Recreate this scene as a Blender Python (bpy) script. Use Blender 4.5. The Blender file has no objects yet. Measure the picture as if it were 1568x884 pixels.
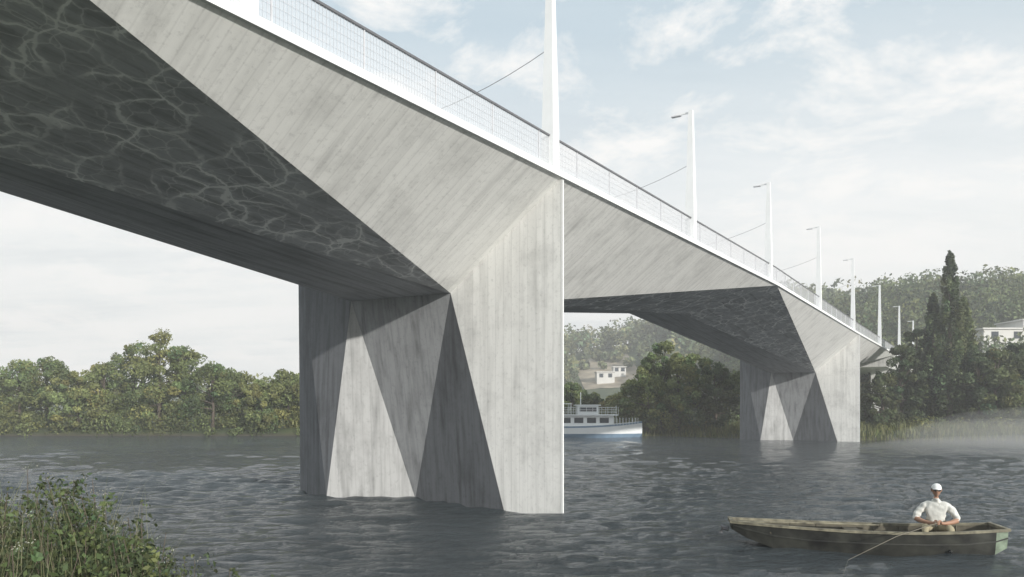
import bpy, math, random
import numpy as np
from mathutils import Vector, Matrix
random.seed(4); rng=np.random.default_rng(7)
scene=bpy.context.scene
col=scene.collection
R=math.radians
# ------------------------------------------------------------------ helpers
def sm(t):
    t=np.clip(t,0,1); return t*t*(3-2*t)
def new_mat(name):
    m=bpy.data.materials.new(name); m.use_nodes=True
    nt=m.node_tree; b=nt.nodes['Principled BSDF']
    return m,nt,b
def link(nt,a,b): nt.links.new(a,b)
def N(nt,t,**kw):
    n=nt.nodes.new(t)
    for k,v in kw.items():
        if k.startswith('i_'):
            n.inputs[k[2:].replace('_',' ')].default_value=v
        else: setattr(n,k,v)
    return n
def ramp(nt,fac,stops):
    r=nt.nodes.new('ShaderNodeValToRGB')
    while len(r.color_ramp.elements)<len(stops): r.color_ramp.elements.new(.5)
    for e,(p,c) in zip(r.color_ramp.elements,stops):
        e.position=p; e.color=(c,c,c,1) if not hasattr(c,'__len__') else (*c,1)
    link(nt,fac,r.inputs[0]); return r.outputs[0]
def mixc(nt,fac,a,b,mode='MIX'):
    m=nt.nodes.new('ShaderNodeMix'); m.data_type='RGBA'; m.blend_type=mode
    for s,v in ((0,fac),(6,a),(7,b)):
        if hasattr(v,'default_value') or isinstance(v,bpy.types.NodeSocket): link(nt,v,m.inputs[s])
        else: m.inputs[s].default_value= v if s==0 else (*v,1)
    return m.outputs[2]
def simple(name,c,rough=.6,metal=0,var=.15,scale=8,bump=0):
    m,nt,b=new_mat(name)
    tc=N(nt,'ShaderNodeTexCoord'); n=N(nt,'ShaderNodeTexNoise'); n.inputs['Scale'].default_value=scale; n.inputs['Detail'].default_value=5
    link(nt,tc.outputs['Object'],n.inputs['Vector'])
    lo=tuple(x*(1-var) for x in c); hi=tuple(min(1,x*(1+var)) for x in c)
    o=ramp(nt,n.outputs[0],[(.3,lo),(.7,hi)]); link(nt,o,b.inputs['Base Color'])
    b.inputs['Roughness'].default_value=rough; b.inputs['Metallic'].default_value=metal
    if bump:
        bp=N(nt,'ShaderNodeBump'); bp.inputs['Strength'].default_value=bump; bp.inputs['Distance'].default_value=.01
        link(nt,n.outputs[0],bp.inputs['Height']); link(nt,bp.outputs[0],b.inputs['Normal'])
    return m
def concrete(name,c,streak,board,contrast=.35,caustics=False,axis='Y'):
    m,nt,b=new_mat(name)
    tc=N(nt,'ShaderNodeTexCoord')
    mp=N(nt,'ShaderNodeMapping'); mp.inputs['Scale'].default_value=streak
    link(nt,tc.outputs['Object'],mp.inputs['Vector'])
    n1=N(nt,'ShaderNodeTexNoise'); n1.inputs['Scale'].default_value=1; n1.inputs['Detail'].default_value=7; n1.inputs['Roughness'].default_value=.55
    link(nt,mp.outputs[0],n1.inputs['Vector'])
    mp2=N(nt,'ShaderNodeMapping'); mp2.inputs['Scale'].default_value=board
    link(nt,tc.outputs['Object'],mp2.inputs['Vector'])
    n2=N(nt,'ShaderNodeTexNoise'); n2.inputs['Scale'].default_value=1; n2.inputs['Detail'].default_value=2
    link(nt,mp2.outputs[0],n2.inputs['Vector'])
    n3=N(nt,'ShaderNodeTexNoise'); n3.inputs['Scale'].default_value=.8; n3.inputs['Detail'].default_value=9; n3.inputs['Roughness'].default_value=.65
    link(nt,tc.outputs['Object'],n3.inputs['Vector'])
    n4=N(nt,'ShaderNodeTexNoise'); n4.inputs['Scale'].default_value=9; n4.inputs['Detail'].default_value=7; n4.inputs['Roughness'].default_value=.7
    link(nt,tc.outputs['Object'],n4.inputs['Vector'])
    wv=N(nt,'ShaderNodeTexWave',wave_type='BANDS',bands_direction=axis); wv.inputs['Scale'].default_value=1.3; wv.inputs['Distortion'].default_value=.25; wv.inputs['Detail'].default_value=1
    link(nt,tc.outputs['Object'],wv.inputs['Vector'])
    a=ramp(nt,n1.outputs[0],[(.28,1-contrast),(.50,1.0),(.72,1+contrast*.2)])
    d=ramp(nt,n2.outputs[0],[(.36,1-contrast*.6),(.5,1.0),(.65,1.0)])
    e=ramp(nt,n3.outputs[0],[(.30,.78),(.50,1.0)])
    f=ramp(nt,n4.outputs[0],[(.32,.82),(.46,1.0)])
    g=ramp(nt,wv.outputs[0],[(0,.90),(.07,1.0)])
    o=mixc(nt,1.0,a,d,'MULTIPLY')
    for q in (e,f,g): o=mixc(nt,1.0,o,q,'MULTIPLY')
    o=mixc(nt,1.0,o,c,'MULTIPLY')
    if caustics:  # web of light reflected off the water, painted into the base colour
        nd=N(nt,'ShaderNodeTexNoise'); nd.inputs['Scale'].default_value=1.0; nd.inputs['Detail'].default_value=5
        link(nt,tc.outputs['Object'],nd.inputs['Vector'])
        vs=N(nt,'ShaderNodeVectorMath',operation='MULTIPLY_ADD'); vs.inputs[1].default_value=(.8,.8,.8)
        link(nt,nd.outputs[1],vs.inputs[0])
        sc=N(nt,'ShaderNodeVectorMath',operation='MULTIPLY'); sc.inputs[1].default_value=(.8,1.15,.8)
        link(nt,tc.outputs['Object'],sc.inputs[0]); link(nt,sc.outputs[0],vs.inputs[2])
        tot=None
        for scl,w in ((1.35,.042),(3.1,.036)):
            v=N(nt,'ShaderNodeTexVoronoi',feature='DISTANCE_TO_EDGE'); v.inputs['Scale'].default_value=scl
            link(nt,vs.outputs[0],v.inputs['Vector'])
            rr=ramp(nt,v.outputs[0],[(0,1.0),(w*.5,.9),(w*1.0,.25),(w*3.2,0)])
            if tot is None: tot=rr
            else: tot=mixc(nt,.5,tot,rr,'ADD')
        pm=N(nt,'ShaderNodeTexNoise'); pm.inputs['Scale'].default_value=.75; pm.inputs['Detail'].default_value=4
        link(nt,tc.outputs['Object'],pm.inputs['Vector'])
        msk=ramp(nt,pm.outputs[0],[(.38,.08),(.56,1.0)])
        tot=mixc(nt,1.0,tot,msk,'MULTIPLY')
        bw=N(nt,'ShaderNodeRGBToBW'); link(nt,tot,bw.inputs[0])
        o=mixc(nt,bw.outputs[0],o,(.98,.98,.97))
    link(nt,o,b.inputs['Base Color']); b.inputs['Roughness'].default_value=.85
    bp=N(nt,'ShaderNodeBump'); bp.inputs['Strength'].default_value=.25; bp.inputs['Distance'].default_value=.015
    link(nt,n1.outputs[0],bp.inputs['Height'])
    bp2=N(nt,'ShaderNodeBump'); bp2.inputs['Strength'].default_value=.25; bp2.inputs['Distance'].default_value=.008
    link(nt,g,bp2.inputs['Height']); link(nt,bp.outputs[0],bp2.inputs['Normal']); link(nt,bp2.outputs[0],b.inputs['Normal'])
    return m
def mesh_obj(name,verts,faces,mats,parent=None,mi=None,smooth=False):
    me=bpy.data.meshes.new(name); me.from_pydata([tuple(v) for v in verts],[],faces); me.update()
    if not isinstance(mats,(list,tuple)): mats=[mats]
    for m in mats: me.materials.append(m)
    if mi is not None: me.polygons.foreach_set('material_index',mi)
    if smooth: me.polygons.foreach_set('use_smooth',[True]*len(me.polygons))
    ob=bpy.data.objects.new(name,me); col.objects.link(ob)
    if parent: ob.parent=parent
    return ob
def empty(name,loc=(0,0,0),rz=0):
    e=bpy.data.objects.new(name,None); e.location=loc; e.rotation_euler=(0,0,rz); col.objects.link(e); e.empty_display_size=.3
    return e
BF=[(0,3,2,1),(4,5,6,7),(0,1,5,4),(1,2,6,5),(2,3,7,6),(3,0,4,7)]
def boxv(c,s):
    x,y,z=c; a,b,d=s[0]/2,s[1]/2,s[2]/2
    return [(x-a,y-b,z-d),(x+a,y-b,z-d),(x+a,y+b,z-d),(x-a,y+b,z-d),(x-a,y-b,z+d),(x+a,y-b,z+d),(x+a,y+b,z+d),(x-a,y+b,z+d)]
class MB:
    def __init__(s): s.v=[];s.f=[];s.m=[]
    def add(s,v,f,m=0):
        o=len(s.v); s.v+=list(v); s.f+=[tuple(i+o for i in q) for q in f]; s.m+=[m]*len(f)
    def box(s,c,sz,m=0): s.add(boxv(c,sz),BF,m)
    def tube(s,pts,rad,n=8,m=0,cap=True):
        pts=[Vector(p) for p in pts]; o=len(s.v)
        for i,p in enumerate(pts):
            d=(pts[min(i+1,len(pts)-1)]-pts[max(i-1,0)]).normalized()
            a=d.cross(Vector((0,0,1)) if abs(d.z)<.9 else Vector((1,0,0))).normalized(); b=d.cross(a)
            r=rad[i] if hasattr(rad,'__len__') else rad
            for k in range(n):
                t=2*math.pi*k/n; q=p+a*math.cos(t)*r+b*math.sin(t)*r; s.v.append(tuple(q))
        for i in range(len(pts)-1):
            for k in range(n):
                s.f.append((o+i*n+k,o+i*n+(k+1)%n,o+(i+1)*n+(k+1)%n,o+(i+1)*n+k)); s.m.append(m)
        if cap:
            s.f.append(tuple(o+k for k in range(n))); s.f.append(tuple(o+(len(pts)-1)*n+k for k in reversed(range(n)))); s.m+=[m,m]
    def obj(s,name,mats,parent=None,smooth=False): return mesh_obj(name,s.v,s.f,mats,parent,s.m,smooth)

# ------------------------------------------------------------------ camera
cam_d=bpy.data.cameras.new('camera'); cam=bpy.data.objects.new('camera',cam_d); col.objects.link(cam)
cam.location=(0,0,2.6); cam.rotation_euler=(R(90),0,0)
cam_d.lens=27.3; cam_d.sensor_width=36; cam_d.shift_y=.1186; cam_d.clip_end=6000; cam_d.clip_start=.05
scene.camera=cam
# ------------------------------------------------------------------ light
el=R(17); hv_=Vector((.60,-.80,0)).normalized()
sd=Vector((hv_.x*math.cos(el),hv_.y*math.cos(el),math.sin(el)))
az=math.atan2(sd.x,sd.y)
sl=bpy.data.lights.new('sun','SUN'); sl.energy=5.0; sl.angle=R(1.5); sl.color=(1,.965,.91)
so=bpy.data.objects.new('sun',sl); so.rotation_euler=sd.to_track_quat('Z','Y').to_euler(); so.location=(20,-20,40); col.objects.link(so)
w=bpy.data.worlds.new('World'); scene.world=w; w.use_nodes=True; nt=w.node_tree
bg=nt.nodes['Background']; bg.inputs[1].default_value=.125
sky=N(nt,'ShaderNodeTexSky',sky_type='NISHITA'); sky.sun_disc=False; sky.sun_elevation=el; sky.sun_rotation=az; sky.air_density=1.0; sky.dust_density=1.2
tc=N(nt,'ShaderNodeTexCoord'); sp=N(nt,'ShaderNodeSeparateXYZ'); link(nt,tc.outputs['Generated'],sp.inputs[0])
zz=N(nt,'ShaderNodeMath',operation='MAXIMUM'); link(nt,sp.outputs[2],zz.inputs[0]); zz.inputs[1].default_value=0
za=N(nt,'ShaderNodeMath',operation='ADD'); link(nt,zz.outputs[0],za.inputs[0]); za.inputs[1].default_value=.16
dx=N(nt,'ShaderNodeMath',operation='DIVIDE'); link(nt,sp.outputs[0],dx.inputs[0]); link(nt,za.outputs[0],dx.inputs[1])
dy=N(nt,'ShaderNodeMath',operation='DIVIDE'); link(nt,sp.outputs[1],dy.inputs[0]); link(nt,za.outputs[0],dy.inputs[1])
cb=N(nt,'ShaderNodeCombineXYZ'); link(nt,dx.outputs[0],cb.inputs[0]); link(nt,dy.outputs[0],cb.inputs[1])
c1=N(nt,'ShaderNodeTexNoise'); c1.inputs['Scale'].default_value=2.9; c1.inputs['Detail'].default_value=12; c1.inputs['Roughness'].default_value=.64; c1.inputs['Distortion'].default_value=.3
link(nt,cb.outputs[0],c1.inputs['Vector'])
c2m=N(nt,'ShaderNodeMapping'); c2m.inputs['Scale'].default_value=(.5,1.5,1); c2m.inputs['Rotation'].default_value=(0,0,R(-14)); link(nt,cb.outputs[0],c2m.inputs[0])
c2=N(nt,'ShaderNodeTexNoise'); c2.inputs['Scale'].default_value=1.1; c2.inputs['Detail'].default_value=9; c2.inputs['Roughness'].default_value=.62
link(nt,c2m.outputs[0],c2.inputs['Vector'])
hf=ramp(nt,sp.outputs[2],[(0,1.0),(.20,.96),(.32,.66),(.44,.30),(.7,.3)])
cl=ramp(nt,c1.outputs[0],[(.48,0),(.63,1.0)])
grey=ramp(nt,c2.outputs[0],[(.3,(6.3,6.55,6.7)),(.47,(7.5,7.65,7.6)),(.62,(8.3,8.25,8.1))])
skyl=mixc(nt,.78,sky.outputs[0],(4.1,5.5,6.4))
o1=mixc(nt,hf,skyl,grey)
o2=mixc(nt,cl,o1,(8.2,8.15,8.0))
link(nt,o2,bg.inputs[0])
scene.view_settings.view_transform='Standard'; scene.view_settings.look='None'; scene.view_settings.exposure=0

# ------------------------------------------------------------------ terrain
def yfar(x): return 77-11*sm((x-12)/18)-1.5*sm((x-34)/20)
def ynear(x): return 5.5+5.3*sm((-x-.8)/4.0)
def h(x,y):
    x=np.asarray(x,float); y=np.asarray(y,float)
    a=-2.5+3.5*sm((ynear(x)-y+2.2)/5.0)
    d=y-yfar(x)
    b=-2.5+3.3*sm((d+4)/7.0)+1.0*sm((d-3)/20)
    z=np.where(y<40,a,b)
    z=z+23.5*sm((x-35)/55)*sm((y-80)/90)
    z=z+24*np.exp(-((x-42)/60)**2-((y-290)/70)**2)+14*np.exp(-((x+150)/120)**2-((y-420)/90)**2)
    z=z+np.where(z>0.2,.12*np.sin(x*1.3+y*.7)*np.sin(y*1.1-x*.4),0)
    return z
def axis(lo,hi,fine,mx,g,step0):
    c=list(np.arange(lo,hi,fine)); a=[];s=fine;p=hi
    out=c[:]
    while p<mx: out.append(p); s*=g; p+=s
    s=fine;p=lo-fine
    pre=[]
    while p>step0: pre.append(p); s*=g; p-=s
    return np.array(pre[::-1]+out)
def grid(name,xs,ys,zf,mat):
    X,Y=np.meshgrid(xs,ys); Z=zf(X,Y); nx=len(xs); ny=len(ys)
    V=np.stack([X,Y,Z],-1).reshape(-1,3)
    i=(np.arange(ny-1)[:,None]*nx+np.arange(nx-1)[None]).reshape(-1)
    F=np.stack([i,i+1,i+nx+1,i+nx],-1)
    return np_mesh(name,V,F,[mat],smooth=True)
def np_mesh(name,V,F,mats,tint=None,smooth=False,mi=None):
    me=bpy.data.meshes.new(name); V=np.asarray(V,np.float32); F=np.asarray(F,np.int32); k=F.shape[1]
    me.vertices.add(len(V)); me.vertices.foreach_set('co',V.ravel())
    me.loops.add(F.size); me.loops.foreach_set('vertex_index',F.ravel())
    me.polygons.add(len(F)); me.polygons.foreach_set('loop_start',np.arange(0,F.size,k,dtype=np.int32))
    if smooth: me.polygons.foreach_set('use_smooth',np.ones(len(F),bool))
    for m in mats: me.materials.append(m)
    if mi is not None: me.polygons.foreach_set('material_index',mi.astype(np.int32))
    me.update(calc_edges=True)
    if tint is not None:
        a=me.color_attributes.new('tint','FLOAT_COLOR','POINT')
        a.data.foreach_set('color',np.concatenate([tint,np.ones((len(tint),1))],1).astype(np.float32).ravel())
    ob=bpy.data.objects.new(name,me); col.objects.link(ob); return ob
m_ground,nt,b=new_mat('ground_grass')
tc=N(nt,'ShaderNodeTexCoord'); n=N(nt,'ShaderNodeTexNoise'); n.inputs['Scale'].default_value=.35; n.inputs['Detail'].default_value=8
link(nt,tc.outputs['Object'],n.inputs[0]); 
o=ramp(nt,n.outputs[0],[(.3,(.04,.055,.025)),(.5,(.06,.08,.035)),(.72,(.11,.12,.05))])
g=N(nt,'ShaderNodeNewGeometry'); s2=N(nt,'ShaderNodeSeparateXYZ'); link(nt,g.outputs['Position'],s2.inputs[0])
lowm=ramp(nt,s2.outputs[2],[(.0,1.0),(.35,0)])
o=mixc(nt,lowm,o,(.075,.065,.05))
link(nt,o,b.inputs['Base Color']); b.inputs['Roughness'].default_value=.95
xs=axis(-20,40,.6,2500,1.05,-2500); ys=np.concatenate([axis(-6,12,.4,50,1.12,-300),np.arange(54,110,1.0),110*1.03**np.arange(0,100)])
ys=np.unique(np.round(ys,3))
grid('ground',xs,ys,h,m_ground)
# water
m_water,nt,b=new_mat('river_water')
b.inputs['Base Color'].default_value=(.045,.056,.062,1); b.inputs['Roughness'].default_value=.05; b.inputs['IOR'].default_value=1.33
tc=N(nt,'ShaderNodeTexCoord'); mp=N(nt,'ShaderNodeMapping'); mp.inputs['Scale'].default_value=(.55,1.7,1); mp.inputs['Rotation'].default_value=(0,0,R(6)); link(nt,tc.outputs['Object'],mp.inputs[0])
n=N(nt,'ShaderNodeTexNoise'); n.inputs['Scale'].default_value=3.0; n.inputs['Detail'].default_value=9; n.inputs['Roughness'].default_value=.66; n.inputs['Distortion'].default_value=.6
link(nt,mp.outputs[0],n.inputs[0])
pt_=N(nt,'ShaderNodeTexNoise'); pt_.inputs['Scale'].default_value=.16; pt_.inputs['Detail'].default_value=3; link(nt,mp.outputs[0],pt_.inputs[0])
pr=ramp(nt,pt_.outputs[0],[(.36,.7),(.60,1.0)])
bp=N(nt,'ShaderNodeBump'); bp.inputs['Distance'].default_value=.23; link(nt,pr,bp.inputs['Strength'])
link(nt,n.outputs[0],bp.inputs['Height']); link(nt,bp.outputs[0],b.inputs['Normal'])
WV=[]
for i in range(56):
    lam=.28*(1.039**i)
    th=R(96)+rng.normal(0,.42)
    k=2*math.pi/lam; WV.append((k*math.cos(th),k*math.sin(th),rng.uniform(0,6.28),.0078*lam**.66,lam))
def wz(X,Y):
    Z=np.zeros_like(X); sp=np.gradient(Y[:,0])[:,None]+0*X
    sx=np.gradient(X[0])[None,:]+0*X; S=np.maximum(sp,sx*.6)
    for kx,ky,ph,a,l in WV:
        Z+=a*np.sin(kx*X+ky*Y+ph)*sm(l/(2.4*S)-.6)
    patch=.75+.3*np.sin(X*.21+1.3)*np.sin(Y*.17+.4)+.2*np.sin(X*.07+Y*.33)
    return Z*patch
xs=axis(-16,18,.12,2500,1.022,-2500); ys=axis(6,30,.085,2500,1.022,-12)
grid('river_water',xs,ys[ys<140],wz,m_water)

# ------------------------------------------------------------------ bridge
O=(1.22,19.1,0); br=empty('concrete_bridge',O,math.atan2(.852,.523))
W=9.8
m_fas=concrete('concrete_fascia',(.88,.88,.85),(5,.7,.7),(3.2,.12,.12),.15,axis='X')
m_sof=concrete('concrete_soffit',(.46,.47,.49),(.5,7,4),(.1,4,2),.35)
m_sofc=concrete('concrete_soffit_caustics',(.50,.51,.53),(.5,7,4),(.1,4,2),.35,caustics=True)  # soffit facet with water caustics painted into its colour
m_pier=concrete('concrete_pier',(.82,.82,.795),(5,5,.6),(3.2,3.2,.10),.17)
m_pierd=concrete('concrete_pier_shaded',(.20,.21,.225),(5,5,.6),(3.2,3.2,.10),.38)  # pier concrete again, facet shade put into a darker base colour
m_cor=simple('concrete_cornice',(.80,.81,.80),.6,0,.05,3)
m_white=simple('white_steel',(.82,.83,.83),.35,0,.04,2)
m_grey=simple('grey_steel',(.16,.16,.17),.4,.3,.1,5)
m_asph=simple('asphalt',(.05,.05,.052),.9,0,.25,6)
TU=[-27,-13.5,0,22.8,51.6,80,120]; TZ=[7.72,8.0,8.31,8.78,8.72,8.8,8.9]
def top(u): return float(np.interp(u,TU,TZ))
PV,PV2,MV,PZ=3.37,6.95,5.42,5.74
def half(uT,uP,uK):
    T=(uT,0,top(uT)); T2=(uT,W,top(uT)); P=(uP,PV,PZ); P2=(uP,PV2,PZ+.04)
    K1=(uK,0,top(uK)); K3=(uK,W,top(uK)); K2=(uK,4.8,top(uK)-1.12)
    v=[T,T2,P,P2,K1,K2,K3]
    f=[(0,2,4),(2,5,4),(2,3,5),(3,6,5),(1,6,3)]
    if uK>uT: f=[tuple(reversed(q)) for q in f]
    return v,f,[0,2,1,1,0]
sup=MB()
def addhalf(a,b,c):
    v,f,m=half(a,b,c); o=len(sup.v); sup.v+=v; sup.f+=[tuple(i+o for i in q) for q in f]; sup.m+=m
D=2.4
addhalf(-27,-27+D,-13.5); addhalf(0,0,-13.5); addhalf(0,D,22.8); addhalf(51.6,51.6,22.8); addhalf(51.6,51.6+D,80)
sup.obj('deck_folded_underside',[m_fas,m_sof,m_sofc],br)
dk=MB()
for a,b2 in zip(TU[:-1],TU[1:]):
    za,zb=top(a),top(b2)
    dk.add([(a,0.02,za+.02),(b2,.02,zb+.02),(b2,W-.02,zb+.02),(a,W-.02,za+.02)],[(0,1,2,3)],0)
    dk.add([(a,1.9,za+.024),(b2,1.9,zb+.024),(b2,W-1.9,zb+.024),(a,W-1.9,za+.024)],[(0,1,2,3)],1)
    for v0,v1,z0,z1 in ((-.06,.32,-.01,.14),(W-.32,W+.06,-.01,.14)):
        v=[(a,v0,za+z0),(b2,v0,zb+z0),(b2,v1,zb+z0),(a,v1,za+z0),(a,v0,za+z1),(b2,v0,zb+z1),(b2,v1,zb+z1),(a,v1,za+z1)]
        dk.add(v,BF,2)
    for v0,v1 in ((1.0,1.9),(W-1.9,W-1.0)):
        v=[(a,v0,za+.03),(b2,v0,zb+.03),(b2,v1,zb+.03),(a,v1,za+.03),(a,v0,za+.15),(b2,v0,zb+.15),(b2,v1,zb+.15),(a,v1,za+.15)]
        dk.add(v,BF,0)
    for vv in (3.0,4.2,5.1,6.3):
        v=[(a,vv,za+.025),(b2,vv,zb+.025),(b2,vv+.06,zb+.025),(a,vv+.06,za+.025),(a,vv,za+.045),(b2,vv,zb+.045),(b2,vv+.06,zb+.045),(a,vv+.06,za+.045)]
        dk.add(v,BF,3)
dk.obj('deck_slab_and_cornice',[m_pier,m_asph,m_cor,m_grey],br)
ap=MB(); v=[(80,0,8.8),(120,0,8.9),(120,W,8.9),(80,W,8.8),(80,.9,7.5),(120,.9,7.6),(120,W-.9,7.6),(80,W-.9,7.5)]
ap.add(v,[(0,1,5,4),(4,5,6,7),(2,3,7,6),(0,4,7,3)],0)
ap.box((86,.95+1.2,3.4),(1.1,2.0,8.3),0); ap.box((86,W-2.1,3.4),(1.1,2.0,8.3),0)
ap.obj('approach_girder',[m_pier],br)
m_mid=concrete('concrete_pier_half_shaded',(.52,.525,.52),(5,5,.6),(3.2,3.2,.10),.32)  # same concrete, lighter inner facet, part of the shade in its colour
m_pc=concrete('concrete_pier_centre_shaded',(.33,.34,.35),(5,5,.6),(3.2,3.2,.10),.35)  # same concrete, shade of the down-facing centre facet put into its colour
def pier(u,name):
    t=top(u); b=MB()
    zb=-2.2
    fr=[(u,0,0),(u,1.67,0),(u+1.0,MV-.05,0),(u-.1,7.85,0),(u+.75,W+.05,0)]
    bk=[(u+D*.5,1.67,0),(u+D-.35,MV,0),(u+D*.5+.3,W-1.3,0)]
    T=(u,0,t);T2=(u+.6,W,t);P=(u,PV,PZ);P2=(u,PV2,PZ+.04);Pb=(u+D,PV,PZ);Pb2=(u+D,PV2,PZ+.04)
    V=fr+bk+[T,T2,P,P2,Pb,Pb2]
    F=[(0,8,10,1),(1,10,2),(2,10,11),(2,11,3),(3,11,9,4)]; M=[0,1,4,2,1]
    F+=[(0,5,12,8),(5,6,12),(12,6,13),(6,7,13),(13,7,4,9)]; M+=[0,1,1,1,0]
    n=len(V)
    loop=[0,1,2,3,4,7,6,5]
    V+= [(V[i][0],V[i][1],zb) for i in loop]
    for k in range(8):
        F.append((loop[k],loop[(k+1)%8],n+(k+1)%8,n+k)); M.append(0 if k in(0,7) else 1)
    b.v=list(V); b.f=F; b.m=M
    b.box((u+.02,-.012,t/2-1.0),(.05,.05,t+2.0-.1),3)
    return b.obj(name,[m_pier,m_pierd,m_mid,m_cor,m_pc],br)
pier(0,'river_pier'); pier(51.6,'river_pier_far_span')
ab=MB(); ab.box((-29.2,W/2,3.2),(4.2,W-.3,8.6),0); ab.obj('abutment',[m_pier],br)
m_mesh,nt,b=new_mat('steel_net_infill')
b.inputs['Base Color'].default_value=(.72,.73,.75,1); b.inputs['Roughness'].default_value=.5
tr=N(nt,'ShaderNodeBsdfTransparent'); mx=N(nt,'ShaderNodeMixShader'); mx.inputs[0].default_value=.34
link(nt,tr.outputs[0],mx.inputs[1]); link(nt,b.outputs[0],mx.inputs[2]); link(nt,mx.outputs[0],nt.nodes['Material Output'].inputs[0])
m_rod=simple('galvanised_rods',(.62,.62,.64),.4,.1,.08,5)
def strip(mb,v0,z0,vw,zh,m,u0=-27,u1=120):
    us=sorted(set([u0,u1]+[t for t in TU if u0<t<u1]))
    for a,b2 in zip(us[:-1],us[1:]):
        za,zb=top(a)+z0,top(b2)+z0
        mb.add([(a,v0,za),(b2,v0,zb),(b2,v0+vw,zb),(a,v0+vw,za),(a,v0,za+zh),(b2,v0,zb+zh),(b2,v0+vw,zb+zh),(a,v0+vw,za+zh)],BF,m)
for side,vv in (('near',.06),('far',W-.1)):
    rl=MB()
    strip(rl,vv-.01,.90,.05,.04,1)
    strip(rl,vv,.2,.03,.015,0)
    for zz_ in (.34,.48,.62,.76): strip(rl,vv+.01,zz_,.005,.004,2)
    u=-27
    while u<118:
        rl.box((u,vv+.02,top(u)+.52),(.02,.03,.76),2); u+=2.0
    u=-27
    while u<100:
        rl.box((u,vv+.015,top(u)+.55),(.005,.005,.70),2)
        u+=.08 if u<25 else .2
    rl.obj('railing_'+side,[m_white,m_grey,m_rod],br)
    mt=MB()
    for a,b2 in zip(TU[:-1],TU[1:]):
        mt.add([(a,vv+.03,top(a)+.2),(b2,vv+.03,top(b2)+.2),(b2,vv+.03,top(b2)+.89),(a,vv+.03,top(a)+.89)],[(0,1,2,3)],0)
    mt.obj('railing_net_'+side,[m_mesh],br)

ca,sa=.523,.852
def bw(u,v,z): return (O[0]+u*ca-v*sa,O[1]+u*sa+v*ca,z)
pu=[-19,-9.5,-.35,10.1,21.6,34.6,49,66.5,86,106]; pt=[12.9,13.0,13.3,13.3,13.6,14.1,14.5,14.8,15.0,15.2]
for u,t in zip(pu,pt):
    for vv,sg in ((.12,1),(W-.12,-1)):
        e=empty('street_lamp',bw(u,vv,0),math.atan2(.852,.523)); mb=MB()
        z0=top(u)+.14
        r0,r1=.16,.075
        v=[]
        for z,r in ((z0,r0),(z0+.95,r0*.98),(t,r1)):
            v+=[(-r,-r,z),(r,-r,z),(r,r,z),(-r,r,z)]
        f=[]
        for k in range(2):
            for i in range(4): f.append((k*4+i,k*4+(i+1)%4,k*4+4+(i+1)%4,k*4+4+i))
        f.append((8,9,10,11)); mb.add(v,f,0)
        mb.obj('mast',[m_white],e)
        a=MB(); a.box((0,sg*.32,t-.06),(.05,.62,.05),0); a.box((0,sg*.55,t-.10),(.14,.34,.04),1); a.obj('lamp_head',[m_white,m_rod],e)
    wr=MB(); pts=[]
    for i in range(17):
        q=i/16; pts.append(bw(u,.12+(W-.24)*q,t-1.9-.9*(1-(2*q-1)**2)))
    wr.tube(pts,.008,5); wr.obj('catenary_span_wire',[m_grey])
for vv in (3.6,5.7):
    wr=MB(); wr.tube([bw(u,vv,t-2.72) for u,t in zip(pu,pt)],.008,5); wr.obj('overhead_contact_wire',[m_grey])

# ------------------------------------------------------------------ foliage
def leafmat(name,sc=1.0,tr=.3):
    m,nt,b=new_mat(name)
    a=N(nt,'ShaderNodeAttribute'); a.attribute_name='tint'
    b.inputs['Roughness'].default_value=.7
    link(nt,a.outputs[0],b.inputs['Base Color'])
    t=N(nt,'ShaderNodeBsdfTranslucent'); link(nt,a.outputs[0],t.inputs[0])
    mx=N(nt,'ShaderNodeMixShader'); mx.inputs[0].default_value=tr
    link(nt,b.outputs[0],mx.inputs[1]); link(nt,t.outputs[0],mx.inputs[2]); link(nt,mx.outputs[0],nt.nodes['Material Output'].inputs[0])
    return m
m_leaf=leafmat('foliage')
m_bark=simple('bark',(.10,.08,.06),.9,0,.3,6)
def leaves(C,Rr,n,s,tint,tv=.2,flat=1.0):
    k=len(C); idx=rng.integers(0,k,n)
    d=rng.normal(size=(n,3)); d/=np.linalg.norm(d,axis=1)[:,None]
    rad=(.5+.62*rng.power(2.2,n))[:,None]
    p=C[idx]+d*Rr[idx]*rad
    nn=d+rng.normal(0,.7,(n,3)); nn/=np.linalg.norm(nn,axis=1)[:,None]
    a=np.cross(nn,rng.normal(size=(n,3))); a/=np.linalg.norm(a,axis=1)[:,None]; b=np.cross(nn,a)
    sz=s*rng.uniform(.5,1.25,n)[:,None]
    V=np.stack([p-a*sz*.6,p+b*sz*.33,p+a*sz*.6,p-b*sz*.33],1).reshape(-1,3)
    F=np.arange(4*n).reshape(n,4)
    bt=(1+rng.normal(0,tv,k))[idx]*(1+rng.normal(0,.18,n))
    hue=rng.normal(0,.05,k)[idx]
    T=np.array(tint)[None]*np.clip(bt,.35,1.8)[:,None]*np.stack([1+hue*2,np.ones(n),1-hue],1)
    return V,F,np.repeat(np.clip(T,0.005,1),4,0)
def build(name,parts,wood=None):
    Vs=[];Fs=[];Ts=[];Ms=[];o=0
    for V,F,T in parts: Vs.append(V);Fs.append(F+o);Ts.append(T);Ms.append(np.zeros(len(F)));o+=len(V)
    if wood:
        q=[f for f in wood.f if len(f)==4]
        V=np.array(wood.v); Vs.append(V); Fs.append(np.array(q)+o); Ts.append(np.full((len(V),3),.08)); Ms.append(np.ones(len(q)))
    return np_mesh(name,np.concatenate(Vs),np.concatenate(Fs),[m_leaf,m_bark],np.concatenate(Ts),mi=np.concatenate(Ms))
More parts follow.
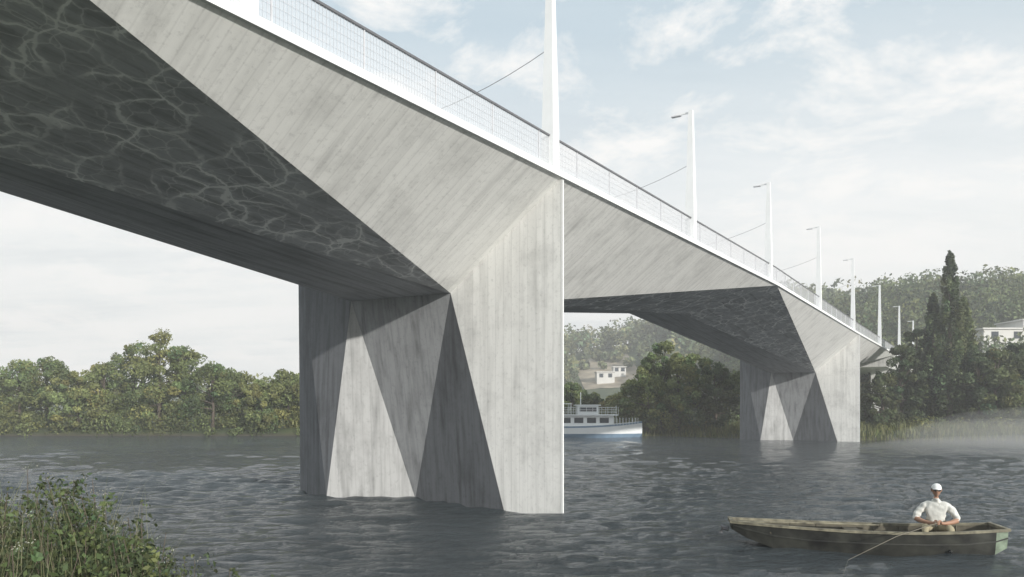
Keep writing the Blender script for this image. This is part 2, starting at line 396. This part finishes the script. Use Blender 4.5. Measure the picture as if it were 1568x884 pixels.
def tree(name,x,y,H,wd,tint,n=8500,s=.25,low=.12,nb=64):
    z0=float(h(x,y)); wood=MB()
    wood.tube([(x,y,z0-.3),(x+.1,y,z0+H*.3),(x-.1,y+.1,z0+H*.6),(x,y,z0+H*.8)],[H*.028,H*.02,H*.012,.03],7,0,False)
    C=[];Rr=[]
    for i in range(nb):
        q=rng.uniform(0,1)**.8
        prof=math.sin(math.pi*min(1,max(.04,(.12+q*.86))))**.6
        ang=rng.uniform(0,6.28); rr=wd*prof*rng.uniform(.35,1.0)
        c=(x+math.cos(ang)*rr,y+math.sin(ang)*rr,z0+H*(low+(.93-low)*q))
        r=wd*rng.uniform(.13,.36)*(1-.35*q)
        C.append(c);Rr.append((r,r,r*rng.uniform(.6,1.1)))
        if i%5==0:
            zt=z0+H*(.15+.5*q)
            wood.tube([(x,y,zt),((x+c[0])/2,(y+c[1])/2,(zt+c[2])/2+.1),c],[H*.01,H*.006,.015],5,0,False)
    return build(name,[leaves(np.array(C),np.array(Rr),n,s,tint)],wood)
G1=(.18,.21,.075); G2=(.14,.18,.065); G3=(.22,.24,.085); DK=(.085,.11,.047)
def px(p,Y): return (p-784)/1190*Y
for p,ty,Y,wd,tn in [(-60,560,82,4.2,G2),(-10,575,84,3.5,G1),(28,545,80,3.4,G1),(70,540,81,3.6,G2),(118,556,79,3.0,G3),(160,548,81,3.0,G1),(205,518,82,3.2,G2),(243,497,80,3.9,G3),(285,525,81,3.2,G1),(325,545,79,3.2,G2),(360,560,81,2.8,G1),(400,574,79,2.6,G3),(440,562,80,3.2,G1),(490,556,81,3.4,G2),(560,545,82,3.6,G1),(640,550,82,3.6,G2),(720,560,83,3.6,G1),(790,555,84,3.4,G2)]:
    tree('deciduous_tree',px(p,Y),Y,(628-ty)*Y/1190+2.6-1.2,wd,tn,low=.06)
C=[];Rr=[]
for i in range(260):
    x=rng.uniform(-62,10); y=yfar(x)+rng.uniform(.8,3.5); r=rng.uniform(.4,1.4)
    C.append((x,y,float(h(x,y))+r*.6)); Rr.append((r,r,r*.9))
build('bank_shrubs',[leaves(np.array(C),np.array(Rr),30000,.25,(.15,.175,.065),.3)])
for p,ty,Y,wd,tn in [(876,575,84,2.0,G2),(905,596,88,1.8,G2),(945,594,82,2.0,(.24,.24,.09)),(970,566,80,1.9,G3),(992,530,78,2.5,G1),(1014,506,78,2.8,G2),(1040,520,77,2.7,G1),(1068,528,77,2.6,G2),(1095,540,76,2.6,DK),(1130,560,78,2.8,G2),(1180,575,80,2.8,G1),(1230,590,80,2.6,G2)]:
    tree('deciduous_tree',px(p,Y),Y,(628-ty)*Y/1190+2.6-1.6,wd,tn,low=.05)
for p,ty,Y,wd,tn in [(1352,560,70,1.9,DK),(1380,515,73,2.2,DK),(1404,492,76,2.2,DK),(1500,530,70,2.1,DK),(1525,518,70,2.4,(.12,.145,.055)),(1560,512,71,2.8,DK),(1600,500,72,3.2,G2)]:
    tree('deciduous_tree',px(p,Y),Y,(628-ty)*Y/1190+2.6-1.4,wd,tn,low=.03)
C=[];Rr=[]
for i in range(150):
    x=rng.uniform(12,75); y=yfar(x)+rng.uniform(2.5,6.5); r=rng.uniform(.3,1.0)
    C.append((x,y,float(h(x,y))+r*.5)); Rr.append((r,r,r*.8))
build('bank_shrubs',[leaves(np.array(C),np.array(Rr),17000,.22,(.18,.20,.075),.35)])
def poplar(name,x,y,H,wd,tint):
    z0=float(h(x,y)); wood=MB(); wood.tube([(x,y,z0-.3),(x,y,z0+H*.5),(x,y,z0+H*.96)],[.3,.16,.02],7,0,False)
    C=[];Rr=[]
    for i in range(120):
        q=rng.uniform(0,1)**1.05
        r=wd*(1-q)**.75*min(1,(q+.12)*4); a=rng.uniform(0,6.28); rr=r*rng.uniform(.3,1.15)
        C.append((x+math.cos(a)*rr,y+math.sin(a)*rr,z0+H*(.03+.93*q))); b=.2+.26*wd*(1-q)*rng.uniform(.35,1)
        Rr.append((b*.75,b*.75,b*2.2))
    return build(name,[leaves(np.array(C),np.array(Rr),9500,.28,tint,.3)],wood)
poplar('poplar_tree',px(1455,72),72,16.8,2.9,(.085,.11,.045))
poplar('poplar_tree',px(1430,74),74,13,2.2,(.075,.095,.042))
poplar('poplar_tree',px(1477,73),73,12.5,2.1,(.11,.135,.052))
def forest(name,pts,s,per,tint,tv=.3):
    C=[];Rr=[]
    for x,y,r in pts:
        z=float(h(x,y))
        for k in range(3):
            C.append((x+rng.normal(0,r*.35),y+rng.normal(0,r*.35),z+r*rng.uniform(.5,1.6))); q=r*rng.uniform(.45,.75); Rr.append((q,q,q*1.15))
    return build(name,[leaves(np.array(C),np.array(Rr),per*len(pts),s,tint,tv)])
pts=[(rng.uniform(48,150),rng.uniform(92,185),rng.uniform(2.0,3.6)) for i in range(1100)]
pts=[p for p in pts if not(72<p[0]<100 and 116<p[1]<134)]
forest('hillside_forest',pts,.7,130,(.13,.16,.068),.4)
pts=[(rng.uniform(5,120),rng.uniform(200,300),rng.uniform(2.8,4.6)) for i in range(520)]
pts=[p for p in pts if not(17<p[0]<40 and p[1]<262)]+[(rng.uniform(18,38),rng.uniform(236,258),rng.uniform(1.2,2.0)) for i in range(14)]
forest('hillside_forest',pts,1.3,100,(.18,.20,.10))
pts=[(rng.uniform(-260,10),rng.uniform(95,150),rng.uniform(2.2,3.0)) for i in range(260)]
forest('distant_tree_mass',pts,1.1,70,(.15,.175,.075))
def blades(name,pos,hh,wv,cols,lean=.35,seg=3,parts=None):
    n=len(pos); ang=rng.uniform(0,6.28,n); dirv=np.stack([np.cos(ang),np.sin(ang)],1); side=np.stack([-dirv[:,1],dirv[:,0]],1)
    L=lean*rng.uniform(.2,1.4,n)*hh; Vs=[]
    dr=rng.uniform(0,1,n)
    for k in range(seg+1):
        t=k/seg; c=np.array(pos,float).copy(); c[:,0]+=dirv[:,0]*L*t*t; c[:,1]+=dirv[:,1]*L*t*t; c[:,2]+=hh*(t-.18*t*t*dr)
        wd=wv*(1-t*.92)
        a=c.copy(); a[:,:2]-=side*wd[:,None]; b=c.copy(); b[:,:2]+=side*wd[:,None]
        Vs+=[a,b]
    V=np.stack(Vs,1).reshape(-1,3); m=2*(seg+1); F=[]
    base=np.arange(n)*m
    for k in range(seg): F.append(np.stack([base+2*k,base+2*k+1,base+2*k+3,base+2*k+2],1))
    F=np.concatenate(F); ci=rng.integers(0,len(cols),n)
    T=np.array(cols)[ci]*rng.uniform(.7,1.3,(n,1))
    return V,F,np.repeat(T,m,0)
x=rng.uniform(24,75,9000); y=yfar(x)+rng.uniform(-.3,6,9000)
pos=np.stack([x,y,h(x,y)],1)
build('bank_reeds',[blades('r',pos,rng.uniform(.3,.9,9000),np.full(9000,.05),[(.2,.21,.09),(.13,.16,.05),(.24,.24,.11)])])
x=rng.uniform(10,26,2500); y=yfar(x)+rng.uniform(-.3,3,2500); pos=np.stack([x,y,h(x,y)],1)
build('bank_reeds',[blades('r',pos,rng.uniform(.4,1.0,2500),np.full(2500,.05),[(.14,.16,.05),(.2,.2,.08)])])
n=12500
x=rng.uniform(-9,-1.0,n); y=rng.uniform(3.2,9.8,n); k=(y<ynear(x)+.7); x=x[k]; y=y[k]; n=len(x)
pos=np.stack([x,y,np.maximum(h(x,y),-.05)-.03],1)
hh=rng.uniform(.25,.8,n)*(.6+.4*sm((-x-1.8)/2.5))
P1=blades('g',pos,hh,rng.uniform(.004,.009,n),[(.08,.11,.045),(.11,.135,.055),(.17,.18,.10),(.05,.07,.03)],.6,4)
build('riverbank_grass',[P1])
C=[];Rr=[];st=MB();Hc=[];Hr=[]
for i in range(300):
    x=rng.uniform(-7.5,-1.9); y=rng.uniform(4.4,9.8)
    if y>ynear(x)+.3: continue
    z=max(float(h(x,y)),-.02); H=rng.uniform(.35,.95)*(.65+.35*float(sm((-x-2.2)/2)))
    tx,ty=x+rng.normal(0,.1),y+rng.normal(0,.1)
    st.tube([(x,y,z),((x+tx)/2+.02,(y+ty)/2,z+H*.5),(tx,ty,z+H)],[.006,.005,.003],4,0,False)
    for k in range(7):
        q=rng.uniform(.2,1); C.append((x+(tx-x)*q+rng.normal(0,.08),y+(ty-y)*q+rng.normal(0,.08),z+H*q)); r=rng.uniform(.05,.11); Rr.append((r,r,r))
    if rng.random()<.3:
        for k in range(4): Hc.append((tx+rng.normal(0,.04),ty+rng.normal(0,.04),z+H+rng.uniform(-.03,.06))); Hr.append((.03,.03,.02))
build('riverbank_herbs',[leaves(np.array(C),np.array(Rr),23000,.05,(.08,.11,.042),.35),leaves(np.array(Hc),np.array(Hr),2200,.013,(.42,.42,.33),.1)],st)
n=420; x=rng.uniform(-6.2,-3.2,n); y=rng.uniform(4.8,8.0,n); pos=np.stack([x,y,h(x,y)],1)
P=blades('s',pos,rng.uniform(.7,1.2,n),np.full(n,.0035),[(.3,.28,.17),(.2,.21,.1)],.5,5)
build('riverbank_tall_grass',[P])

# ------------------------------------------------------------------ distant buildings
m_plaster=simple('white_plaster',(.60,.59,.56),.8,0,.06,1); m_glass=simple('window_glass',(.04,.05,.06),.1,0,.1,1)
def house(name,x,y,w_,d_,H,z):
    e=empty(name,(x,y,z)); b=MB(); b.box((0,0,H/2-1),(w_,d_,H+2)); b.obj('walls',[m_plaster],e)
    g=MB(); nw=max(2,int(w_/3))
    for k in range(nw): g.box((-w_/2+(k+.5)*w_/nw,-d_/2-.01,1.7),(1.1,.06,1.1))
    g.obj('windows',[m_glass],e)
    r=MB(); r.box((0,0,H+.12),(w_+.5,d_+.5,.22)); r.obj('flat_roof',[m_plaster],e)
    return e
z1=float(h(84,122))
house('modern_villa',77,124,7,6,2.6,z1+.5); house('modern_villa',87,128,10,7,3.4,z1+1.5)
house('white_house',26.5,222,5,5,2.6,float(h(26.5,222))); house('white_house',31.5,229,3.6,4,2.4,float(h(31.5,229)))
m_soil=simple('pale_rock_slope',(.33,.28,.21),.95,0,.35,.25)
X=np.linspace(20,38,14); Y=np.linspace(213,256,18)
fo=grid('hill_field',X,Y,lambda x,y:h(x,y)+.15,m_soil)

# ------------------------------------------------------------------ passenger boat
m_hull=simple('ship_white_paint',(.78,.8,.8),.4,0,.05,1); m_blue=simple('ship_blue_paint',(.16,.24,.33),.4,0,.1,1)
sh=empty('passenger_ship',(3.4,74.6,0),0)
L=18.2; hb=MB(); st_=24; rows=[]
for i in range(st_+1):
    q=i/st_; x=-L/2+L*q; bwid=1.75*(1-max(0,(q-.72)/.28)**2.2)*(.8+.2*min(1,q*6)); bwid=max(bwid,.03); sheer=.95+.45*max(0,(q-.6)/.4)**2
    rows.append([(x-(.5*(q>.95)),-bwid*.85,-.4),(x,-bwid*.97,.35),(x,-bwid,sheer-.05),(x,-bwid,sheer+.12),(x,bwid,sheer+.12),(x,bwid,sheer-.05),(x,bwid*.97,.35),(x,bwid*.85,-.4)])
v=[p for r in rows for p in r]; f=[];m=[]
for i in range(st_):
    for k in range(7):
        f.append((i*8+k,(i+1)*8+k,(i+1)*8+k+1,i*8+k+1)); m.append(1 if k in(0,6,2,4) else 0) 
hb.add(v,f); hb.m=m; hb.f.append((0,1,2,3,4,5,6,7)); hb.m.append(0); hb.obj('hull',[m_hull,m_blue],sh)
cb_=MB(); cb_.box((-.6,0,1.55),(13.6,2.7,1.0),0); cb_.box((-1.0,0,2.12),(15.2,3.3,.1),0)
cb_.box((3.8,0,2.6),(2.0,2.0,.85),0); cb_.box((3.8,0,3.06),(2.4,2.4,.08),0)
cb_.box((-3,0,3.2),(10.5,2.9,.07),0)
for i in range(10):
    for sgn in (-1,1): cb_.box((-8.1+i*1.14,sgn*1.4,2.68),(.07,.07,.98),0)
for zz_ in (2.4,2.62,2.85): 
    for sgn in (-1,1): cb_.box((-1.0,sgn*1.55,zz_),(15,.03,.03),0)
for i in range(26):
    for sgn in (-1,1): cb_.box((-8.4+i*.6,sgn*1.55,2.5),(.03,.03,.7),0)
for i in range(11): 
    for sgn in (-1,1): cb_.box((-6.7+i*1.2,sgn*1.36,1.62),(.85,.04,.5),1)
cb_.box((3.8,-1.01,2.66),(1.6,.04,.4),1); cb_.box((4.81,0,2.66),(.04,1.6,.4),1)
for i in range(9): 
    for sgn in (-1,1): cb_.box((6.2+i*.3,sgn*max(.2,1.6-.12*i),1.5),(.03,.03,.7),0)
cb_.tube([(3.2,0,3.1),(3.2,0,4.3)],.04,6); cb_.tube([(6.6,0,1.2),(6.6,0,3.0)],.03,6)
cb_.obj('superstructure',[m_hull,m_glass],sh)

# ------------------------------------------------------------------ rowing punt
m_bo=simple('weathered_boat_paint',(.024,.025,.020),.6,0,.9,3.5,.4); m_bi=simple('boat_inside_wood',(.085,.075,.052),.8,0,.45,6,.4)
m_rim=simple('boat_rim_wood',(.18,.165,.115),.7,0,.55,7); m_bg=simple('pale_green_paint',(.20,.25,.185),.55,0,.5,6)
bo=empty('wooden_punt_boat',(6.56,14.62,0),R(-11))
ST=[-2.36,-2.1,-1.6,-1.0,-.3,.4,1.0,1.6,2.16,2.36]
def sec(x,ins=0):
    q=(x+2.36)/4.72
    gb=float(np.interp(q,[0,.06,.2,.5,.8,1],[.26,.34,.46,.60,.56,.42]))-ins
    bb=float(np.interp(q,[0,.06,.2,.5,.8,1],[.2,.27,.36,.46,.44,.36]))-ins
    gz=float(np.interp(q,[0,.25,.5,.75,1],[.47,.42,.385,.40,.47]))
    bz=float(np.interp(q,[0,.06,.16,.3,.82,.95,1],[.32,.16,.0,-.08,-.08,.0,.14]))+ins*1.2
    return gb,bb,gz,bz
mb=MB()
for ins,flip,mt in ((0,False,0),(.035,True,1)):
    v=[];f=[]
    for x in ST:
        xx=x*(1-.012*(ins>0)); gb,bb,gz,bz=sec(x,ins); mz=.5*(gz+bz)+.02; mb_=gb*.55+bb*.45+.006
        v+=[(xx,-gb,gz),(xx,-mb_,mz),(xx,-bb,bz),(xx,bb,bz),(xx,mb_,mz),(xx,gb,gz)]
    n_=len(ST)
    for i in range(n_-1):
        for k in range(5):
            q=(i*6+k,i*6+k+1,(i+1)*6+k+1,(i+1)*6+k); f.append(q if not flip else tuple(reversed(q)))
    f.append((0,1,2,3,4,5)); f.append(tuple((n_-1)*6+k for k in (5,4,3,2,1,0)))
    o=len(mb.f); mb.add(v,f,mt)
    if mt==0:
        for k in range(5): mb.m[o+(n_-2)*5+k]=3
        mb.m[o+len(f)-1]=3
for sgn in (-1,1):
    for a,b2 in zip(ST[:-1],ST[1:]):
        ga,_,za,_=sec(a); gb_,_,zb,_=sec(b2)
        v=[]
        for (x,g_,z_) in ((a,ga,za),(b2,gb_,zb)):
            v+=[(x,sgn*(g_+.02),z_-.03),(x,sgn*(g_-.05),z_-.03),(x,sgn*(g_-.05),z_+.016),(x,sgn*(g_+.02),z_+.016)]
        mb.add(v,[(0,1,2,3),(7,6,5,4),(0,4,5,1),(1,5,6,2),(2,6,7,3),(3,7,4,0)],2)
        v=[]
        for x in (a,b2):
            g_,b_,z_,zz2=sec(x); mz=.5*(z_+zz2)+.02; q_=g_*.55+b_*.45+.006
            v+=[(x,sgn*(q_+.012),mz-.012),(x,sgn*(q_-.01),mz-.012),(x,sgn*(q_-.01),mz+.012),(x,sgn*(q_+.012),mz+.012)]
        mb.add(v,[(7,6,5,4),(0,4,5,1),(1,5,6,2),(2,6,7,3),(3,7,4,0)],0)
for x in (-2.36,2.36):
    g_,_,z_,_=sec(x); mb.box((x,0,z_),(.07,2*g_+.04,.05),2)
for x in (-1.55,-.1,1.32): 
    g_=sec(x)[0]; mb.box((x,0,.335 if x>1 else .30),(.26,2*g_-.09,.035),1)
for x in (-1.9,-1.2,-.7,.35,.8,1.8):
    for sgn in(-1,1):
        g_,b_,gz,bz=sec(x,.045); mb.tube([(x,sgn*g_,gz-.03),(x,sgn*b_,bz+.02),(x,0,bz+.03)],.016,4,1)
mb.tube([(-2.40,-.05,.30),(-2.52,-.05,.33),(-2.55,-.05,.22)],[.05,.06,.04],7,4)
mb.tube([(-1.9,.15,.42),(.4,.3,.40)],.018,6,2); mb.box((-1.95,.15,.42),(.5,.13,.02),2)
mb.obj('hull',[m_bo,m_bi,m_rim,m_bg,m_grey],bo)

# ------------------------------------------------------------------ fisherman
m_skin=simple('skin',(.36,.20,.13),.55,0,.08,20); m_shirt=simple('white_shirt',(.64,.64,.60),.85,0,.2,9,1.0); m_trou=simple('khaki_trousers',(.34,.30,.20),.9,0,.12,9)
m_cap=simple('white_cap',(.8,.8,.78),.8,0,.05,10); m_dark=simple('sunglasses',(.015,.015,.015),.15,0,.1,5); m_hair=simple('grey_hair',(.2,.19,.18),.8,0,.2,30)
m_rodm=simple('rod_cane',(.16,.14,.10),.4,0,.1,5)
mx_,my_=6.56+1.32*math.cos(R(-11)),14.62+1.32*math.sin(R(-11))
fm=empty('fisherman',(mx_,my_+.02,.355),R(-24))
J=[('pel',(0,.02,.10),.145,None),('bel',(0,.0,.24),.15,'pel'),('che',(0,-.03,.40),.155,'bel'),('nk0',(0,-.035,.53),.078,'che'),('nk1',(0,-.06,.60),.056,'nk0'),('nk2',(0,-.07,.66),.055,'nk1')]
for s,sg in (('L',-1),('R',1)):
    J+=[('sh'+s,(sg*.17,-.02,.485),.082,'che'),('ua'+s,(sg*.27,-.03,.39),.075,'sh'+s),('el'+s,(sg*.345,-.08,.235),.062,'ua'+s),('fa'+s,(sg*.24,-.22,.20),.042,'el'+s),('wr'+s,(sg*.095,-.335,.19),.028,'fa'+s),('pa'+s,(sg*.04,-.37,.20),.034,'wr'+s)]
    J+=[('hp'+s,(sg*.10,-.02,.07),.105,'pel'),('th'+s,(sg*.16,-.24,.10),.088,'hp'+s),('kn'+s,(sg*.21,-.43,.10),.062,'th'+s),('sn'+s,(sg*.20,-.44,-.10),.055,'kn'+s),('an'+s,(sg*.18,-.42,-.27),.04,'sn'+s),('ft'+s,(sg*.19,-.53,-.30),.038,'an'+s)]
idx={j[0]:i for i,j in enumerate(J)}
me=bpy.data.meshes.new('b'); me.from_pydata([j[1] for j in J],[(idx[j[3]],idx[j[0]]) for j in J if j[3]],[])
tmp=bpy.data.objects.new('b',me); col.objects.link(tmp); md=tmp.modifiers.new('s','SKIN'); sv=me.skin_vertices[0].data
for i,j in enumerate(J): sv[i].radius=(j[2],j[2]*(.72 if j[0] in('che','bel') else 1)); sv[i].use_root=(i==0)
md.use_smooth_shade=True; ms=tmp.modifiers.new('ss','SUBSURF'); ms.levels=2; ms.render_levels=2
dg=bpy.context.evaluated_depsgraph_get(); dg.update()
bm_=bpy.data.meshes.new_from_object(tmp.evaluated_get(dg)); bpy.data.objects.remove(tmp)
bm_.materials.clear()
for m in (m_shirt,m_skin,m_trou,m_dark): bm_.materials.append(m)
segs=[]
kind={'pel':0,'bel':0,'che':0,'nk0':0,'nk1':1,'nk2':1,'sh':0,'ua':0,'el':0,'fa':1,'wr':1,'pa':1,'hp':2,'th':2,'kn':2,'sn':2,'an':2,'ft':3}
for j in J:
    if j[3]: segs.append((Vector(J[idx[j[3]]][1]),Vector(j[1]),kind.get(j[0],kind.get(j[0][:2])),J[idx[j[3]]][2]))
for p in bm_.polygons:
    best=1e9
    for a,b2,k,r in segs:
        d=b2-a; t=max(0,min(1,(p.center-a).dot(d)/d.length_squared)); dist=(p.center-a-d*t).length-r*.8
        if dist<best: best=dist; kk=k
    p.material_index=kk; p.use_smooth=True
sv_=set()
for p in bm_.polygons:
    if p.material_index==0: sv_.update(p.vertices)
for i in sv_:
    v=bm_.vertices[i]; c=v.co; v.co=c+v.normal*(.007*math.sin(c.z*55+c.x*30)+.005*math.sin(c.x*70-c.z*25+c.y*40))
bd=bpy.data.objects.new('body',bm_); col.objects.link(bd); bd.parent=fm
hd=MB(); nu,nv=24,18; hv=[]
for i in range(nv+1):
    ph=math.pi*i/nv
    for k in range(nu):
        th=2*math.pi*k/nu; x=math.sin(ph)*math.sin(th); y=-math.sin(ph)*math.cos(th); z=math.cos(ph)
        X,Y,Z=x*.074,y*.094,z*.118
        if z<0: X*=1-.32*(-z)**1.3; Y=Y*(1-.18*(-z))-.012*(-z)
        if y<-.6: 
            g_=math.exp(-(x/.16)**2)
            Y-=.022*g_*math.exp(-((z+.12)/.16)**2)
            Y-=.006*math.exp(-(x/.4)**2)*math.exp(-((z+.45)/.08)**2)
            Y-=.008*math.exp(-((z-.25)/.1)**2)
            Y-=.010*g_*math.exp(-((z+.8)/.15)**2)
        hv.append((X,Y,Z))
hf_=[]
for i in range(nv):
    for k in range(nu): hf_.append((i*nu+k,(i+1)*nu+k,(i+1)*nu+(k+1)%nu,i*nu+(k+1)%nu))
hd.add(hv,hf_,0)
for sg in (-1,1):
    hd.tube([(sg*.070,.004,.03),(sg*.083,.008,.012),(sg*.080,.004,-.012),(sg*.070,0,-.03)],[.008,.014,.012,.006],7,0)
hd.box((0,-.097,-.055),(.042,.012,.005),2)
for i,sg in ((0,-1),(1,1)):
    hd.tube([(sg*.034,-.083,.02),(sg*.036,-.108,.018)],[.027,.025],10,1); hd.tube([(sg*.055,-.09,.025),(sg*.078,0,.02)],.004,4,1)
hd.tube([(-.012,-.104,.024),(.012,-.104,.024)],.004,4,1)
hr=[]
for k in range(14):
    a=R(70+220*k/13); hr.append((.076*math.sin(a),-.09*math.cos(a),.03))
hd.tube(hr,.016,6,3)
ho=hd.obj('head',[m_skin,m_dark,m_hair,m_hair],fm,True); ho.location=(0,-.085,.765); ho.rotation_euler=(R(4),0,R(4))
cp=MB(); cv=[];cf=[]
for i in range(7):
    ph=math.pi/2*(i/6)
    for k in range(20):
        th=2*math.pi*k/20; cv.append((math.cos(ph)*math.sin(th)*.086,-math.cos(ph)*math.cos(th)*.104,math.sin(ph)*.088))
for i in range(6):
    for k in range(20): cf.append((i*20+k,i*20+(k+1)%20,(i+1)*20+(k+1)%20,(i+1)*20+k))
cp.add(cv,cf)
pk=[];pf=[]
for k in range(9):
    a=R(-62+124*k/8)
    for r in (0,1):
        pk.append((math.sin(a)*(.085+.0*r),-math.cos(a)*(.10+.07*r*math.cos(a*.9)),.004-.022*r)); 
for k in range(8): pf.append((2*k,2*k+1,2*k+3,2*k+2))
n0=len(pk); pk+=[(p[0],p[1],p[2]-.006) for p in pk]; pf+=[tuple(reversed([i+n0 for i in q])) for q in pf[:8]]
pf+=[(2*k+1,2*k+1+n0,2*k+3+n0,2*k+3) for k in range(8)]
cp.add(pk,pf)
co=cp.obj('cap',[m_cap],fm,True); co.location=(0,-.085,.805); co.rotation_euler=(R(-2),0,R(4))
cl_=MB()
cl_.tube([(-.05,-.10,.50),(-.075,-.05,.545),(-.05,.02,.575),(0,.04,.58),(.05,.02,.575),(.075,-.05,.545),(.05,-.10,.50)],[.010,.018,.018,.018,.018,.018,.010],6)
cl_.obj('collar',[m_shirt],fm,True)
fg=MB()
for sg in (-1,1):
    bx=Vector((sg*.035,-.385,.205))
    for q in range(4):
        o=Vector((-sg*.004*q,-.004*q,-.017*q+.022)); ln=[.9,1.0,.95,.75][q]
        a=bx+o; fg.tube([a,a+Vector((-sg*.018*ln,-.032*ln,.008)),a+Vector((-sg*.040*ln,-.034*ln,.004)),a+Vector((-sg*.050*ln,-.014*ln,0))],[.010,.0095,.0085,.006],6)
    a=Vector((sg*.055,-.372,.232)); fg.tube([a,a+Vector((-sg*.022,-.018,.018)),a+Vector((-sg*.045,-.028,.012))],[.012,.010,.007],6)
fg.obj('fingers',[m_skin],fm,True)
fr=empty('fishing_rod',(0,0,0)); M=Matrix.Translation(fm.location)@Matrix.Rotation(R(-24),4,'Z')
hA=M@Vector((0,-.40,.205)); hB=M@Vector((.10,-.30,.16)); tip=Vector((5.15,11.9,.30)); rb=MB()
mid=hA.lerp(tip,.5)+Vector((0,0,.06))
rb.tube([hB,hA,mid,tip],[.011,.009,.0055,.003],6); rb.tube([tip,tip+Vector((-.35,-.5,-.32))],.001,4); rb.obj('rod',[m_rodm],fr)

# ------------------------------------------------------------------ haze and river mist (real volumes)
def volmat(name,dens,colr=(.985,.99,1.0)):
    m=bpy.data.materials.new(name); m.use_nodes=True; nt=m.node_tree; nt.nodes.clear()
    o=nt.nodes.new('ShaderNodeOutputMaterial'); v=nt.nodes.new('ShaderNodeVolumeScatter'); v.inputs['Color'].default_value=(*colr,1); v.inputs['Density'].default_value=dens; v.inputs['Anisotropy'].default_value=0
    nt.links.new(v.outputs[0],o.inputs['Volume']); return m
b=MB(); b.box((0,130,22),(700,420,50)); b.obj('haze',[volmat('haze_air',.0015)])
mm=volmat('mist_air',.02)
def ell(b,c,r,nu=18,nv=9):
    v=[];f=[]
    for i in range(nv+1):
        p=math.pi*i/nv
        for k in range(nu):
            t=2*math.pi*k/nu; v.append((c[0]+r[0]*math.sin(p)*math.cos(t),c[1]+r[1]*math.sin(p)*math.sin(t),c[2]+r[2]*math.cos(p)))
    for i in range(nv):
        for k in range(nu): f.append((i*nu+k,(i+1)*nu+k,(i+1)*nu+(k+1)%nu,i*nu+(k+1)%nu))
    b.add(v,f)
for c,r in [((37,58,.3),(9,6,1.7)),((44,61,.5),(13,7,2.5)),((53,56,.3),(13,8,2.8)),((38,50,0),(16,9,1.0))]:
    b=MB(); ell(b,c,r); b.obj('river_mist',[mm],None,True)
